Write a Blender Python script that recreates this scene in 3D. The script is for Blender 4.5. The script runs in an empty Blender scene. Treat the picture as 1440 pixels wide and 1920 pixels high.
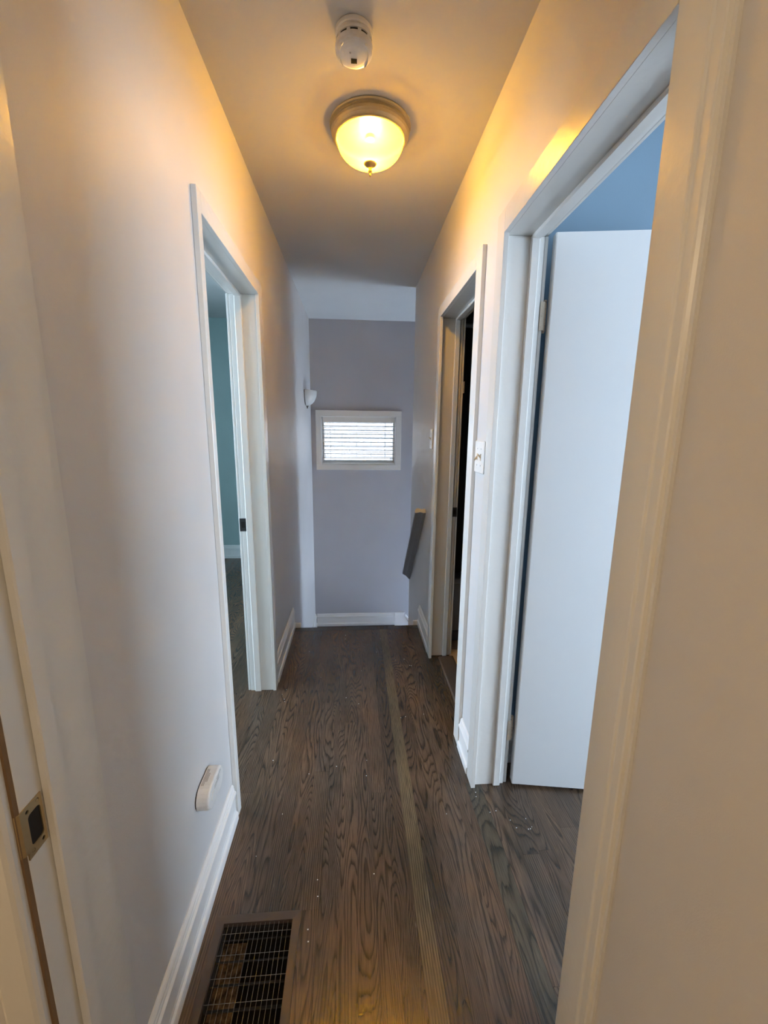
import bpy, math, random
from mathutils import Vector, Matrix

random.seed(7)
SC = bpy.context.scene
COL = SC.collection

# ------------------------------------------------------------------ camera
cam_d = bpy.data.cameras.new('camera')
cam = bpy.data.objects.new('camera', cam_d)
COL.objects.link(cam)
RX = Vector((0.99746657, -0.07038852, 0.0102911))
UP = Vector((0.00356089, 0.19388981, 0.98101685))
FW = Vector((0.07104767, 0.97849486, -0.19364925))
cam.matrix_world = Matrix(((RX.x, UP.x, -FW.x, 0.0), (RX.y, UP.y, -FW.y, 0.0), (RX.z, UP.z, -FW.z, 1.3562), (0, 0, 0, 1)))
cam_d.sensor_fit = 'VERTICAL'
cam_d.sensor_height = 36.0
cam_d.lens = 776.11 / 1920.0 * 36.0
cam_d.clip_start = 0.02
SC.camera = cam

# ------------------------------------------------------------------ world, light, exposure
W = bpy.data.worlds.new('overcast_sky')
SC.world = W
W.use_nodes = True
W.node_tree.nodes['Background'].inputs['Color'].default_value = (0.68, 0.83, 1.0, 1)
W.node_tree.nodes['Background'].inputs['Strength'].default_value = 10.8
SC.view_settings.view_transform = 'Standard'
SC.view_settings.look = 'None'
SC.view_settings.gamma = 1.0
SC.view_settings.use_curve_mapping = False
SC.view_settings.exposure = 1.6
LAMP_W = 11.0
REAR_W = 11.0
FILL_W = 7.0  # power of the added fill lamp
WARM = (1.0, 0.57, 0.15)


def portal(name, loc, rot, sx, sy):
    l = bpy.data.lights.new(name, 'AREA')
    l.shape = 'RECTANGLE'
    l.size = sx
    l.size_y = sy
    l.cycles.is_portal = True
    o = bpy.data.objects.new(name, l)
    o.location = loc
    o.rotation_euler = rot
    COL.objects.link(o)


def point(name, loc, power, color, radius):
    l = bpy.data.lights.new(name, 'POINT')
    l.energy = power
    l.color = color
    l.shadow_soft_size = radius
    o = bpy.data.objects.new(name, l)
    o.location = loc
    COL.objects.link(o)
    return o


# ------------------------------------------------------------------ materials
class NT:
    def __init__(self, name):
        self.m = bpy.data.materials.new(name)
        self.m.use_nodes = True
        self.t = self.m.node_tree
        self.t.nodes.clear()
        self.out = self.n('ShaderNodeOutputMaterial')
        self.b = self.n('ShaderNodeBsdfPrincipled')
        self.l(self.b.outputs[0], self.out.inputs[0])

    def n(self, kind, **kw):
        nd = self.t.nodes.new(kind)
        for k, v in kw.items():
            setattr(nd, k, v)
        return nd

    def l(self, a, b):
        self.t.links.new(a, b)

    def val(self, nd, key, v):
        nd.inputs[key].default_value = v
        return nd

    def math(self, op, a, b=0.0, clamp=False):
        nd = self.n('ShaderNodeMath', operation=op, use_clamp=clamp)
        for i, x in enumerate((a, b)):
            if isinstance(x, (int, float)):
                nd.inputs[i].default_value = x
            else:
                self.l(x, nd.inputs[i])
        return nd.outputs[0]

    def noise(self, scale, detail=2.0, vec=None, rough=0.5, dist=0.0):
        nd = self.n('ShaderNodeTexNoise')
        nd.inputs['Scale'].default_value = scale
        nd.inputs['Detail'].default_value = detail
        nd.inputs['Roughness'].default_value = rough
        nd.inputs['Distortion'].default_value = dist
        if vec is not None:
            self.l(vec, nd.inputs['Vector'])
        return nd.outputs[0]

    def pos(self):
        return self.n('ShaderNodeNewGeometry').outputs['Position']

    def mapv(self, vec, scale=(1, 1, 1)):
        mp = self.n('ShaderNodeMapping')
        mp.inputs['Scale'].default_value = scale
        self.l(vec, mp.inputs['Vector'])
        return mp.outputs[0]

    def ramp(self, fac, stops):
        r = self.n('ShaderNodeValToRGB')
        els = r.color_ramp.elements
        while len(els) < len(stops):
            els.new(0.5)
        for e, (p, c) in zip(els, stops):
            e.position = p
            e.color = (c[0], c[1], c[2], 1)
        self.l(fac, r.inputs[0])
        return r.outputs[0]

    def mix(self, fac, a, b, mode='MIX'):
        m = self.n('ShaderNodeMix', data_type='RGBA', blend_type=mode)
        for key, v in ((0, fac), (6, a), (7, b)):
            if isinstance(v, (int, float)):
                m.inputs[key].default_value = v
            elif isinstance(v, tuple):
                m.inputs[key].default_value = (v[0], v[1], v[2], 1)
            else:
                self.l(v, m.inputs[key])
        return m.outputs[2]

    def bump(self, h, strength, dist=0.001):
        b = self.n('ShaderNodeBump')
        b.inputs['Strength'].default_value = strength
        b.inputs['Distance'].default_value = dist
        self.l(h, b.inputs['Height'])
        self.l(b.outputs[0], self.b.inputs['Normal'])
        return b


def paint(name, col, rough=0.45, spec=0.5, bump=0.25, scale=240.0, var=0.04, bd=0.001, big=0.0):
    k = NT(name)
    p = k.pos()
    v = k.noise(3.0, 3, p)
    lo = tuple(c * (1 - var) for c in col)
    hi = tuple(min(1, c * (1 + var)) for c in col)
    k.l(k.ramp(v, [(0.3, lo), (0.7, hi)]), k.b.inputs['Base Color'])
    k.val(k.b, 'Roughness', rough)
    k.val(k.b, 'Specular IOR Level', spec)
    if bump:
        h = k.noise(scale, 3, p)
        if big:
            h = k.math('ADD', h, k.math('MULTIPLY', k.noise(scale * 0.12, 2, p), big))
        k.bump(h, bump, bd)
    return k.m


def plain(name, col, rough=0.5, metal=0.0, bump=0.0, scale=300.0, spec=0.5):
    k = NT(name)
    v = k.noise(60.0, 2, k.pos())
    k.l(k.ramp(v, [(0.3, tuple(c * 0.93 for c in col)), (0.7, col)]), k.b.inputs['Base Color'])
    k.val(k.b, 'Roughness', rough)
    k.val(k.b, 'Metallic', metal)
    k.val(k.b, 'Specular IOR Level', spec)
    if bump:
        k.bump(k.noise(scale, 2, k.pos()), bump)
    return k.m


M = {}
M['wall'] = paint('grey_wall_paint', (0.62, 0.61, 0.61), 0.5, 0.32, 0.35, 420.0, 0.03, 0.0006, 1.5)
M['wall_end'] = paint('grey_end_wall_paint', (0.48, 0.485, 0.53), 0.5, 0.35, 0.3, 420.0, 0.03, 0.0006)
M['teal'] = paint('teal_wall_paint', (0.36, 0.48, 0.48), 0.5, 0.35, 0.3, 420.0, 0.03, 0.0006)
M['blue'] = paint('blue_wall_paint', (0.25, 0.36, 0.45), 0.5, 0.35, 0.3, 420.0, 0.03, 0.0006)
M['ceiling'] = paint('flat_ceiling_paint', (0.62, 0.62, 0.62), 0.8, 0.2, 0.3, 300.0, 0.02, 0.0008)
M['trim'] = paint('white_gloss_trim_paint', (0.74, 0.735, 0.71), 0.27, 0.5, 0.5, 45.0, 0.02, 0.0012, 0.8)
M['base'] = paint('white_baseboard_paint', (0.82, 0.82, 0.82), 0.3, 0.5, 0.1, 80.0, 0.02, 0.0005)
M['slab'] = paint('white_door_paint', (0.80, 0.80, 0.79), 0.42, 0.4, 0.2, 300.0, 0.01, 0.0006)
M['white_plastic'] = plain('white_plastic', (0.80, 0.79, 0.77), 0.35)
M['grey_plastic'] = plain('grey_plastic', (0.45, 0.45, 0.45), 0.5)
M['black_plastic'] = plain('black_plastic', (0.02, 0.02, 0.02), 0.6)
M['brass'] = plain('antique_brass', (0.52, 0.45, 0.30), 0.45, 0.6, 0.1, 150.0)
M['brass_bright'] = plain('polished_brass', (0.55, 0.42, 0.23), 0.28, 0.75)
M['bronze'] = plain('dark_bronze', (0.05, 0.035, 0.025), 0.35, 0.6)
M['gap'] = plain('dark_recess', (0.015, 0.012, 0.01), 0.9)
M['oldwood'] = plain('bare_brown_edge', (0.20, 0.12, 0.06), 0.8)
M['rail_shaded'] = plain('shaded_grey_wood', (0.29, 0.30, 0.33), 0.4)  # grey carries the shade on the rail's underside
M['rail_end_lit'] = plain('lit_cream_end_grain', (0.72, 0.62, 0.45), 0.5)  # cream carries the light falling on the rail's cut end
M['grille_brown'] = plain('brown_enamel', (0.085, 0.060, 0.045), 0.42, 0.0, 0.1)
M['wire'] = plain('grey_wire', (0.22, 0.21, 0.20), 0.4, 0.5)
M['rust'] = None
M['tub'] = plain('dimmed_tub_enamel', (0.32, 0.32, 0.34), 0.3)  # dim light of the bathroom set into the tub's grey
M['curtain'] = plain('charcoal_curtain_cloth', (0.012, 0.012, 0.014), 0.8)
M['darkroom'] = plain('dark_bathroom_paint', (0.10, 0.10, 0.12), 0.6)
M['ink'] = plain('grey_print_ink', (0.12, 0.10, 0.08), 0.6)
M['hinge'] = plain('painted_hinge', (0.62, 0.52, 0.40), 0.4, 0.2)
M['mortar'] = plain('pale_mortar', (0.20, 0.195, 0.19), 0.9)
M['brick'] = plain('pale_brick', (0.24, 0.21, 0.20), 0.9, 0.0, 0.3)
M['slat'] = plain('white_blind_slat', (0.60, 0.66, 0.69), 0.5)
M['cord'] = plain('blind_cord', (0.30, 0.33, 0.36), 0.7)
M['ground'] = plain('concrete_ground', (0.4, 0.4, 0.38), 0.9)

k = NT('rusty_duct_bottom')
v = k.noise(60.0, 4, k.pos())
k.l(k.ramp(v, [(0.35, (0.05, 0.03, 0.015)), (0.6, (0.20, 0.12, 0.06)), (0.75, (0.30, 0.20, 0.11))]), k.b.inputs['Base Color'])
k.val(k.b, 'Roughness', 0.9)
M['rust'] = k.m

k = NT('beige_floor_tile')
v = k.noise(14.0, 4, k.pos())
k.l(k.ramp(v, [(0.35, (0.52, 0.38, 0.24)), (0.65, (0.66, 0.50, 0.34))]), k.b.inputs['Base Color'])
k.val(k.b, 'Roughness', 0.35)
M['tile'] = k.m

# translucent alabaster glass of the ceiling lamp: part of the light passes, part scatters
k = NT('frosted_amber_glass')
tr = k.n('ShaderNodeBsdfTransparent')
tr.inputs[0].default_value = (1.0, 0.93, 0.72, 1)
tl = k.n('ShaderNodeBsdfTranslucent')
tl.inputs[0].default_value = (1.0, 0.80, 0.03, 1)
k.val(k.b, 'Base Color', (0.95, 0.80, 0.45, 1))
k.val(k.b, 'Roughness', 0.25)
m1 = k.n('ShaderNodeMixShader')
m1.inputs[0].default_value = 0.72
k.l(k.b.outputs[0], m1.inputs[1])
k.l(tl.outputs[0], m1.inputs[2])
m2 = k.n('ShaderNodeMixShader')
m2.inputs[0].default_value = 0.24
k.l(m1.outputs[0], m2.inputs[1])
k.l(tr.outputs[0], m2.inputs[2])
k.l(m2.outputs[0], k.out.inputs[0])
M['lampglass'] = k.m

k = NT('white_alabaster_glass')
tl = k.n('ShaderNodeBsdfTranslucent')
tl.inputs[0].default_value = (0.9, 0.9, 0.88, 1)
k.val(k.b, 'Base Color', (0.82, 0.83, 0.82, 1))
k.val(k.b, 'Roughness', 0.2)
m1 = k.n('ShaderNodeMixShader')
m1.inputs[0].default_value = 0.35
k.l(k.b.outputs[0], m1.inputs[1])
k.l(tl.outputs[0], m1.inputs[2])
k.l(m1.outputs[0], k.out.inputs[0])
M['sconceglass'] = k.m

k = NT('window_glass')
tr = k.n('ShaderNodeBsdfTransparent')
gl = k.n('ShaderNodeBsdfGlossy')
gl.inputs['Roughness'].default_value = 0.02
fr = k.n('ShaderNodeFresnel')
m1 = k.n('ShaderNodeMixShader')
k.l(fr.outputs[0], m1.inputs[0])
k.l(tr.outputs[0], m1.inputs[1])
k.l(gl.outputs[0], m1.inputs[2])
k.l(m1.outputs[0], k.out.inputs[0])
M['glass'] = k.m


def wood_mat():
    k = NT('dark_stained_oak')
    oi = k.n('ShaderNodeObjectInfo')
    p = k.pos()
    sep = k.n('ShaderNodeSeparateXYZ')
    k.l(p, sep.inputs[0])
    comb = k.n('ShaderNodeCombineXYZ')
    off = k.math('MULTIPLY', oi.outputs['Random'], 37.0)
    k.l(k.math('MULTIPLY', k.math('ADD', sep.outputs[0], off), 7.5), comb.inputs[0])
    k.l(k.math('MULTIPLY', k.math('ADD', sep.outputs[1], off), 1.0), comb.inputs[1])
    k.l(off, comb.inputs[2])
    n1 = k.noise(1.6, 1.2, comb.outputs[0], 0.35, 0.25)
    # straight (quarter-sawn) versus cathedral (plain-sawn) figure by the plank's alpha
    wob = k.noise(1.0, 2.0, k.mapv(p, (3.0, 1.2, 1.0)))
    straight = k.math('ADD', k.math('MULTIPLY', sep.outputs[0], 150.0), k.math('MULTIPLY', wob, 4.0))
    cath = k.math('MULTIPLY', n1, 27.0)
    mx = k.n('ShaderNodeMix', data_type='FLOAT')
    k.l(oi.outputs['Alpha'], mx.inputs[0])
    k.l(cath, mx.inputs[2])
    k.l(straight, mx.inputs[3])
    jit = k.noise(1.0, 3.0, k.mapv(p, (160.0, 9.0, 1.0)))
    ph = k.math('ADD', mx.outputs[0], k.math('MULTIPLY', jit, 0.45))
    ring = k.math('FRACT', ph)
    line = k.ramp(ring, [(0.0, (0.30,) * 3), (0.10, (0.42,) * 3), (0.30, (0.84,) * 3), (0.72, (1.0,) * 3), (0.93, (0.85,) * 3), (1.0, (0.30,) * 3)])
    fine = k.noise(1.0, 3.0, k.mapv(p, (520.0, 14.0, 1.0)), 0.6)
    finer = k.ramp(fine, [(0.34, (0.42,) * 3), (0.52, (1.0,) * 3), (0.70, (1.25,) * 3)])
    cloud = k.noise(1.0, 2.0, k.mapv(p, (5.0, 1.6, 1.0)))
    stain = k.ramp(cloud, [(0.30, (0.62, 0.66, 0.64)), (0.5, (1.0, 1.0, 1.0)), (0.72, (1.40, 1.26, 1.06))])
    c = k.mix(1.0, oi.outputs['Color'], line, 'MULTIPLY')
    c = k.mix(0.85, c, finer, 'MULTIPLY')
    c = k.mix(1.0, c, stain, 'MULTIPLY')
    # pale scuffs
    sc = k.noise(1.0, 4.0, k.mapv(p, (70.0, 7.0, 1.0)), 0.7)
    scm = k.ramp(sc, [(0.66, (0, 0, 0)), (0.74, (0.35,) * 3)])
    c = k.mix(scm, c, (0.20, 0.16, 0.125))
    k.l(c, k.b.inputs['Base Color'])
    rg = k.math('ADD', 0.20, k.math('MULTIPLY', fine, 0.10))
    k.l(rg, k.b.inputs['Roughness'])
    k.val(k.b, 'Specular IOR Level', 0.6)
    h = k.math('ADD', k.math('MULTIPLY', fine, 1.0), k.math('MULTIPLY', line, 0.9))
    k.bump(h, 0.30, 0.0007)
    return k.m


M['oak'] = wood_mat()


# ------------------------------------------------------------------ mesh helpers
class MB:
    def __init__(s):
        s.v = []
        s.f = []
        s.smooth = False

    def add(s, vs, fs):
        n = len(s.v)
        s.v += [tuple(v) for v in vs]
        s.f += [tuple(i + n for i in f) for f in fs]
        return s

    def box(s, x0, x1, y0, y1, z0, z1):
        vs = [(x, y, z) for z in (z0, z1) for y in (y0, y1) for x in (x0, x1)]
        return s.add(vs, [(0, 2, 3, 1), (4, 5, 7, 6), (0, 1, 5, 4), (2, 6, 7, 3), (0, 4, 6, 2), (1, 3, 7, 5)])

    def bbox(s, x0, x1, y0, y1, z0, z1, b=0.0015):
        """box with all its edges bevelled"""
        ax = ((x0, x1), (y0, y1), (z0, z1))
        vs = []
        idx = {}
        for ix in (0, 1):
            for iy in (0, 1):
                for iz in (0, 1):
                    for a in range(3):
                        c = []
                        for d, i in enumerate((ix, iy, iz)):
                            q = ax[d][i]
                            if d != a:
                                q += b if i == 0 else -b
                            c.append(q)
                        idx[(ix, iy, iz, a)] = len(vs)
                        vs.append(tuple(c))
        fs = []
        for a in range(3):
            u, w = [d for d in range(3) if d != a]
            for i in (0, 1):
                q = []
                for (p, r) in ((0, 0), (1, 0), (1, 1), (0, 1)):
                    t = [0, 0, 0]
                    t[a] = i
                    t[u] = p
                    t[w] = r
                    q.append(idx[tuple(t) + (a,)])
                fs.append(q)
        for a in range(3):          # edges along a
            u, w = [d for d in range(3) if d != a]
            for p in (0, 1):
                for r in (0, 1):
                    t0 = [0, 0, 0]
                    t0[u] = p
                    t0[w] = r
                    t1 = list(t0)
                    t1[a] = 1
                    fs.append([idx[tuple(t0) + (u,)], idx[tuple(t1) + (u,)], idx[tuple(t1) + (w,)], idx[tuple(t0) + (w,)]])
        for ix in (0, 1):
            for iy in (0, 1):
                for iz in (0, 1):
                    fs.append([idx[(ix, iy, iz, a)] for a in range(3)])
        return s.add(vs, fs)

    def prism(s, pts, axis, a0, a1, sh0=None, sh1=None):
        """2D profile pts extruded along axis from a0 to a1; sh(p,q) moves an end (mitres)"""
        n = len(pts)
        vs = []
        for a, sh in ((a0, sh0), (a1, sh1)):
            for (p, q) in pts:
                t = a + (sh(p, q) if sh else 0.0)
                vs.append({'x': (t, p, q), 'y': (p, t, q), 'z': (p, q, t)}[axis])
        fs = [(i, (i + 1) % n, n + (i + 1) % n, n + i) for i in range(n)]
        fs += [tuple(range(n - 1, -1, -1)), tuple(range(n, 2 * n))]
        return s.add(vs, fs)

    def lathe(s, prof, cx, cy, seg=48, a0=0.0, a1=2 * math.pi, sx=1.0, sy=1.0):
        """profile (r, z) around the vertical through cx, cy"""
        full = abs(a1 - a0 - 2 * math.pi) < 1e-6
        m = seg if full else seg + 1
        n0 = len(s.v)
        for i in range(m):
            a = a0 + (a1 - a0) * i / seg
            for (r, z) in prof:
                s.v.append((cx + sx * r * math.cos(a), cy + sy * r * math.sin(a), z))
        L = len(prof)
        for i in range(seg):
            j = (i + 1) % m
            for q in range(L - 1):
                s.f.append((n0 + i * L + q, n0 + j * L + q, n0 + j * L + q + 1, n0 + i * L + q + 1))
        return s

    def tube(s, p0, p1, r, seg=8, caps=True):
        p0 = Vector(p0)
        p1 = Vector(p1)
        d = (p1 - p0).normalized()
        u = d.orthogonal().normalized()
        w = d.cross(u)
        vs = []
        for p in (p0, p1):
            for i in range(seg):
                a = 2 * math.pi * i / seg
                vs.append(tuple(p + u * r * math.cos(a) + w * r * math.sin(a)))
        fs = [(i, (i + 1) % seg, seg + (i + 1) % seg, seg + i) for i in range(seg)]
        if caps:
            fs += [tuple(range(seg - 1, -1, -1)), tuple(range(seg, 2 * seg))]
        return s.add(vs, fs)

    def build(s, name, mat, parent=None, smooth=False, weld=True):
        o_ = Vector((0, 0, 0))
        p = parent
        while p is not None:
            o_ += p.location
            p = p.parent
        me = bpy.data.meshes.new(name)
        me.from_pydata([(v[0] - o_.x, v[1] - o_.y, v[2] - o_.z) for v in s.v], [], s.f)
        import bmesh
        bm = bmesh.new()
        bm.from_mesh(me)
        if weld:
            bmesh.ops.remove_doubles(bm, verts=bm.verts, dist=1e-5)
        bmesh.ops.recalc_face_normals(bm, faces=bm.faces)
        bm.to_mesh(me)
        bm.free()
        if smooth:
            me.polygons.foreach_set('use_smooth', [True] * len(me.polygons))
        me.materials.append(mat)
        ob = bpy.data.objects.new(name, me)
        COL.objects.link(ob)
        if parent is not None:
            ob.parent = parent
        return ob


def empty(name, loc):
    o = bpy.data.objects.new(name, None)
    o.empty_display_size = 0.05
    o.location = loc
    COL.objects.link(o)
    return o


def thing(name, label, cat, loc, group=None):
    o = empty(name, loc)
    o['label'] = label
    o['category'] = cat
    if group:
        o['group'] = group
    return o


def tag(o, label, cat, group=None):
    o['label'] = label
    o['category'] = cat
    if group:
        o['group'] = group
    return o


def structure(o, label, cat):
    o['kind'] = 'structure'
    o['label'] = label
    o['category'] = cat
    return o


def wall_grid(name, mat, plane, t0, t1, u0, u1, z0, z1, holes, label):
    """plane 'x': wall fills x in t0..t1 and u = y; plane 'y': fills y in t0..t1 and u = x"""
    us = sorted({u0, u1} | {h[0] for h in holes} | {h[1] for h in holes})
    zs = sorted({z0, z1} | {h[2] for h in holes} | {h[3] for h in holes})
    us = [u for u in us if u0 <= u <= u1]
    zs = [z for z in zs if z0 <= z <= z1]

    def solid(i, j):
        if i < 0 or j < 0 or i >= len(us) - 1 or j >= len(zs) - 1:
            return False
        cu = (us[i] + us[i + 1]) / 2
        cz = (zs[j] + zs[j + 1]) / 2
        return not any(h[0] < cu < h[1] and h[2] < cz < h[3] for h in holes)

    def P(t, u, z):
        return (t, u, z) if plane == 'x' else (u, t, z)
    b = MB()
    for i in range(len(us) - 1):
        for j in range(len(zs) - 1):
            if not solid(i, j):
                continue
            a, c, d, e = us[i], us[i + 1], zs[j], zs[j + 1]
            for t in (t0, t1):
                b.add([P(t, a, d), P(t, c, d), P(t, c, e), P(t, a, e)], [(0, 1, 2, 3)])
            if not solid(i - 1, j):
                b.add([P(t0, a, d), P(t1, a, d), P(t1, a, e), P(t0, a, e)], [(0, 1, 2, 3)])
            if not solid(i + 1, j):
                b.add([P(t0, c, d), P(t1, c, d), P(t1, c, e), P(t0, c, e)], [(0, 1, 2, 3)])
            if not solid(i, j - 1):
                b.add([P(t0, a, d), P(t1, a, d), P(t1, c, d), P(t0, c, d)], [(0, 1, 2, 3)])
            if not solid(i, j + 1):
                b.add([P(t0, a, e), P(t1, a, e), P(t1, c, e), P(t0, c, e)], [(0, 1, 2, 3)])
    return structure(b.build(name, mat), label, 'wall')


# ------------------------------------------------------------------ dimensions
A = 0.432      # left wall face at x = -A
B = 0.462      # right wall face at x = B
H = 2.4
E_ = 2.7176    # top of the stairs
D = 4.29       # end wall
YC = 3.32      # corner of the right wall
LAND = -0.785  # landing level
TH = 0.114      # wall thickness

# ------------------------------------------------------------------ walls
wall_grid('wall_left', M['wall'], 'x', -A - TH, -A, 0.64, D, -2.6, H, [(1.291, 2.023, -0.02, 1.953)],
          'grey painted left wall of the hallway with a doorway and a wall light', )
wall_grid('wall_right', M['wall'], 'x', B, B + TH, -2.2, YC, -2.6, H,
          [(0.651, 1.369, -0.02, 1.953), (1.617, 2.317, -0.02, 1.953)],
          'grey painted right wall of the hallway with two doorways')
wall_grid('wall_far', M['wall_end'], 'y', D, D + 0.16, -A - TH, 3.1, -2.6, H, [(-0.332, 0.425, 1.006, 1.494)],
          'shaded grey end wall above the stairs with a small window')
wall_grid('wall_near', M['wall'], 'y', 0.477, 0.637, -2.4, -A, -0.02, H, [],
          'grey wall left of the doorway the picture is taken from')
wall_grid('wall_near_header', M['wall'], 'y', 0.477, 0.637, -A, B, 1.99, H, [], 'grey wall above the nearest doorway')
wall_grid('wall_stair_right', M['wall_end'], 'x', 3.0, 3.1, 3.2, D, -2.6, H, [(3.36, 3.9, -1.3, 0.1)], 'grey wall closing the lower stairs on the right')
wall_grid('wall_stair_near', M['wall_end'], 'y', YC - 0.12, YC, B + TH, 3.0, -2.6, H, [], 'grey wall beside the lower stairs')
wall_grid('wall_bedroom_far', M['teal'], 'y', 4.354, 4.45, -3.4, -A - TH, -0.02, H, [], 'teal wall at the back of the left room')
wall_grid('wall_bedroom_side', M['teal'], 'x', -3.4, -3.3, 0.64, 4.354, -0.02, H, [(0.75, 2.5, 0.8, 2.05)], 'teal outer wall of the left room with its window')
wall_grid('wall_bedroom_lining', M['teal'], 'x', -A - TH - 0.004, -A - TH, 0.641, 4.354, 0.0, H, [(1.24, 2.07, -0.02, 2.01)], 'teal inner face of the left room')
wall_grid('wall_bedroom_near', M['teal'], 'y', 0.637, 0.70, -3.4, -A - TH - 0.005, -0.02, H, [], 'teal near wall of the left room')
wall_grid('wall_study_far', M['blue'], 'y', 1.47, 1.55, B + TH, 3.6, -0.02, H, [], 'blue wall behind the open white door')
wall_grid('wall_study_side', M['blue'], 'x', 3.6, 3.7, -2.2, 1.55, -0.02, H, [(-2.1, 0.5, 0.5, 1.8)], 'blue outer wall of the right room with its window')
wall_grid('wall_study_near', M['blue'], 'y', -2.3, -2.2, B + TH, 3.7, -0.02, H, [], 'blue near wall of the right room')
wall_grid('wall_rear', M['wall'], 'y', -2.3, -2.2, -2.4, B, -0.02, H, [], 'grey wall behind the camera')
wall_grid('wall_rear_side', M['wall'], 'x', -2.4, -2.3, -2.2, 0.477, -0.02, H, [], 'grey side wall of the room the picture is taken from')
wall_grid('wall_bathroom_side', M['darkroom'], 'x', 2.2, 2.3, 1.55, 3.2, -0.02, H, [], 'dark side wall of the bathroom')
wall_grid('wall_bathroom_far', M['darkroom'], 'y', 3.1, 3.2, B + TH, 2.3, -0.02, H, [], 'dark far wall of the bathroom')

c = MB().box(-3.6, 3.8, -2.4, 4.6, H, H + 0.15).build('ceiling', M['ceiling'])
structure(c, 'smooth painted ceiling of the hallway', 'ceiling')

# ------------------------------------------------------------------ floor
VX0, VX1, VY0, VY1 = -0.367, -0.178, 0.44, 0.937     # opening of the register
fb = MB()
fb.box(-3.4, VX0, -2.3, E_ - 0.03, -0.30, -0.018)
fb.box(VX1, 3.7, -2.3, E_ - 0.03, -0.30, -0.018)
fb.box(VX0, VX1, -2.3, VY0, -0.30, -0.018)
fb.box(VX0, VX1, VY1, E_ - 0.03, -0.30, -0.018)
fb.box(-3.4, -A - TH, E_ - 0.03, 4.4, -0.30, -0.018)
fb.box(B + TH, 2.3, E_ - 0.03, 3.2, -0.30, -0.018)
floor = structure(fb.build('floor', M['gap']), 'dark stained oak strip floor running down the hallway', 'floor')

edges = [-0.575, -0.55, -0.495, -0.44, -0.385, -0.33, -0.277, -0.222, -0.164, -0.106, -0.05, 0.005, 0.06, 0.114, 0.170, 0.218, 0.273,
         0.326, 0.379, 0.431, 0.489, 0.546, 0.603]
BASECOL = [(0.118, 0.074, 0.046), (0.106, 0.068, 0.044), (0.128, 0.082, 0.052), (0.110, 0.073, 0.049), (0.120, 0.080, 0.054), (0.100, 0.063, 0.040)]


def plank(x0, x1, y0, y1, col=None, straight=None):
    g = 0.00015
    dz = random.uniform(-0.00015, 0.0)
    x0 += g
    x1 -= g
    y0 += g
    y1 -= g
    bv = 0.0004
    zt = dz
    zb = -0.0178
    vs = [(x0, y0, zb), (x1, y0, zb), (x1, y1, zb), (x0, y1, zb),
          (x0, y0, zt - bv), (x1, y0, zt - bv), (x1, y1, zt - bv), (x0, y1, zt - bv),
          (x0 + bv, y0 + bv, zt), (x1 - bv, y0 + bv, zt), (x1 - bv, y1 - bv, zt), (x0 + bv, y1 - bv, zt)]
    fs = [(0, 3, 2, 1), (8, 9, 10, 11)]
    for i in range(4):
        j = (i + 1) % 4
        fs += [(i, j, 4 + j, 4 + i), (4 + i, 4 + j, 8 + j, 8 + i)]
    o = MB().add(vs, fs).build('plank', M['oak'], floor, weld=False)
    if col is None:
        b = random.choice(BASECOL)
        f = random.uniform(0.9, 1.15)
        col = tuple(q * f for q in b)
    if straight is None:
        straight = 1.0 if random.random() < 0.22 else 0.0
    o.color = (col[0], col[1], col[2], straight)
    return o


def plank_column(x0, x1, y0, y1, first=None, cuts=None, cols=None):
    y = y0
    if cuts is None:
        cuts = []
        y = y0 + (first if first else random.uniform(0.3, 1.6))
        while y < y1 - 0.15:
            cuts.append(y)
            y += random.uniform(0.9, 2.1)
    ys = [y0] + [q for q in cuts if y0 < q < y1] + [y1]
    for i in range(len(ys) - 1):
        col, st = (None, None) if not cols else cols[i % len(cols)]
        plank(x0, x1, ys[i], ys[i + 1], col, st)


FX0, FX1, FY0, FY1 = -0.388, -0.157, 0.42, 0.959      # outer edge of the register frame
YT = E_ - 0.062                                       # planks end at the nosing board
for i in range(len(edges) - 1):
    x0, x1 = edges[i], edges[i + 1]
    if x1 > FX0 + 0.004 and x0 < FX1 - 0.001:
        if x0 < FX0 < x1:
            x1c = FX0
        # split planks around the register frame
        plank_column(x0, x1, -0.6, FY0)
        if x0 < FX0 - 0.001:
            plank(x0, FX0, FY0, FY1)
        if x1 > FX1 + 0.001:
            plank(FX1, x1, FY0, FY1)
        plank_column(x0, x1, FY1, YT)
    elif abs(x0 - 0.170) < 0.001:
        plank_column(x0, x1, -0.6, YT, cuts=[0.30], cols=[((0.12, 0.085, 0.05), 1.0), ((0.165, 0.118, 0.066), 1.0), ((0.095, 0.066, 0.042), 1.0)])
    elif abs(x0 - 0.431) < 0.001:
        plank_column(x0, x1, -0.6, YT, cuts=[0.62, 1.36], cols=[((0.088, 0.070, 0.047), 0.0), ((0.074, 0.062, 0.044), 0.0), ((0.10, 0.066, 0.043), 0.0)])
    elif x0 > 0.48:
        plank_column(x0, x1, -0.6, YT, cuts=([1.075, 2.1] if x0 > 0.54 else [0.75, 1.9]))
    else:
        plank_column(x0, x1, -0.6, YT)
# the room on the right behind the open door
x = 0.603
k_ = 0
while x < 1.5:
    x1 = x + (0.052 if k_ == 0 else 0.057)
    plank_column(x, x1, -0.6, 1.47, cuts=([0.2, 1.085] if k_ == 0 else None))
    x = x1
    k_ += 1
# the room on the left
x = -0.575
while x > -1.75:
    plank_column(x - 0.057, x, 0.70, 4.352)
    x -= 0.057
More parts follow.
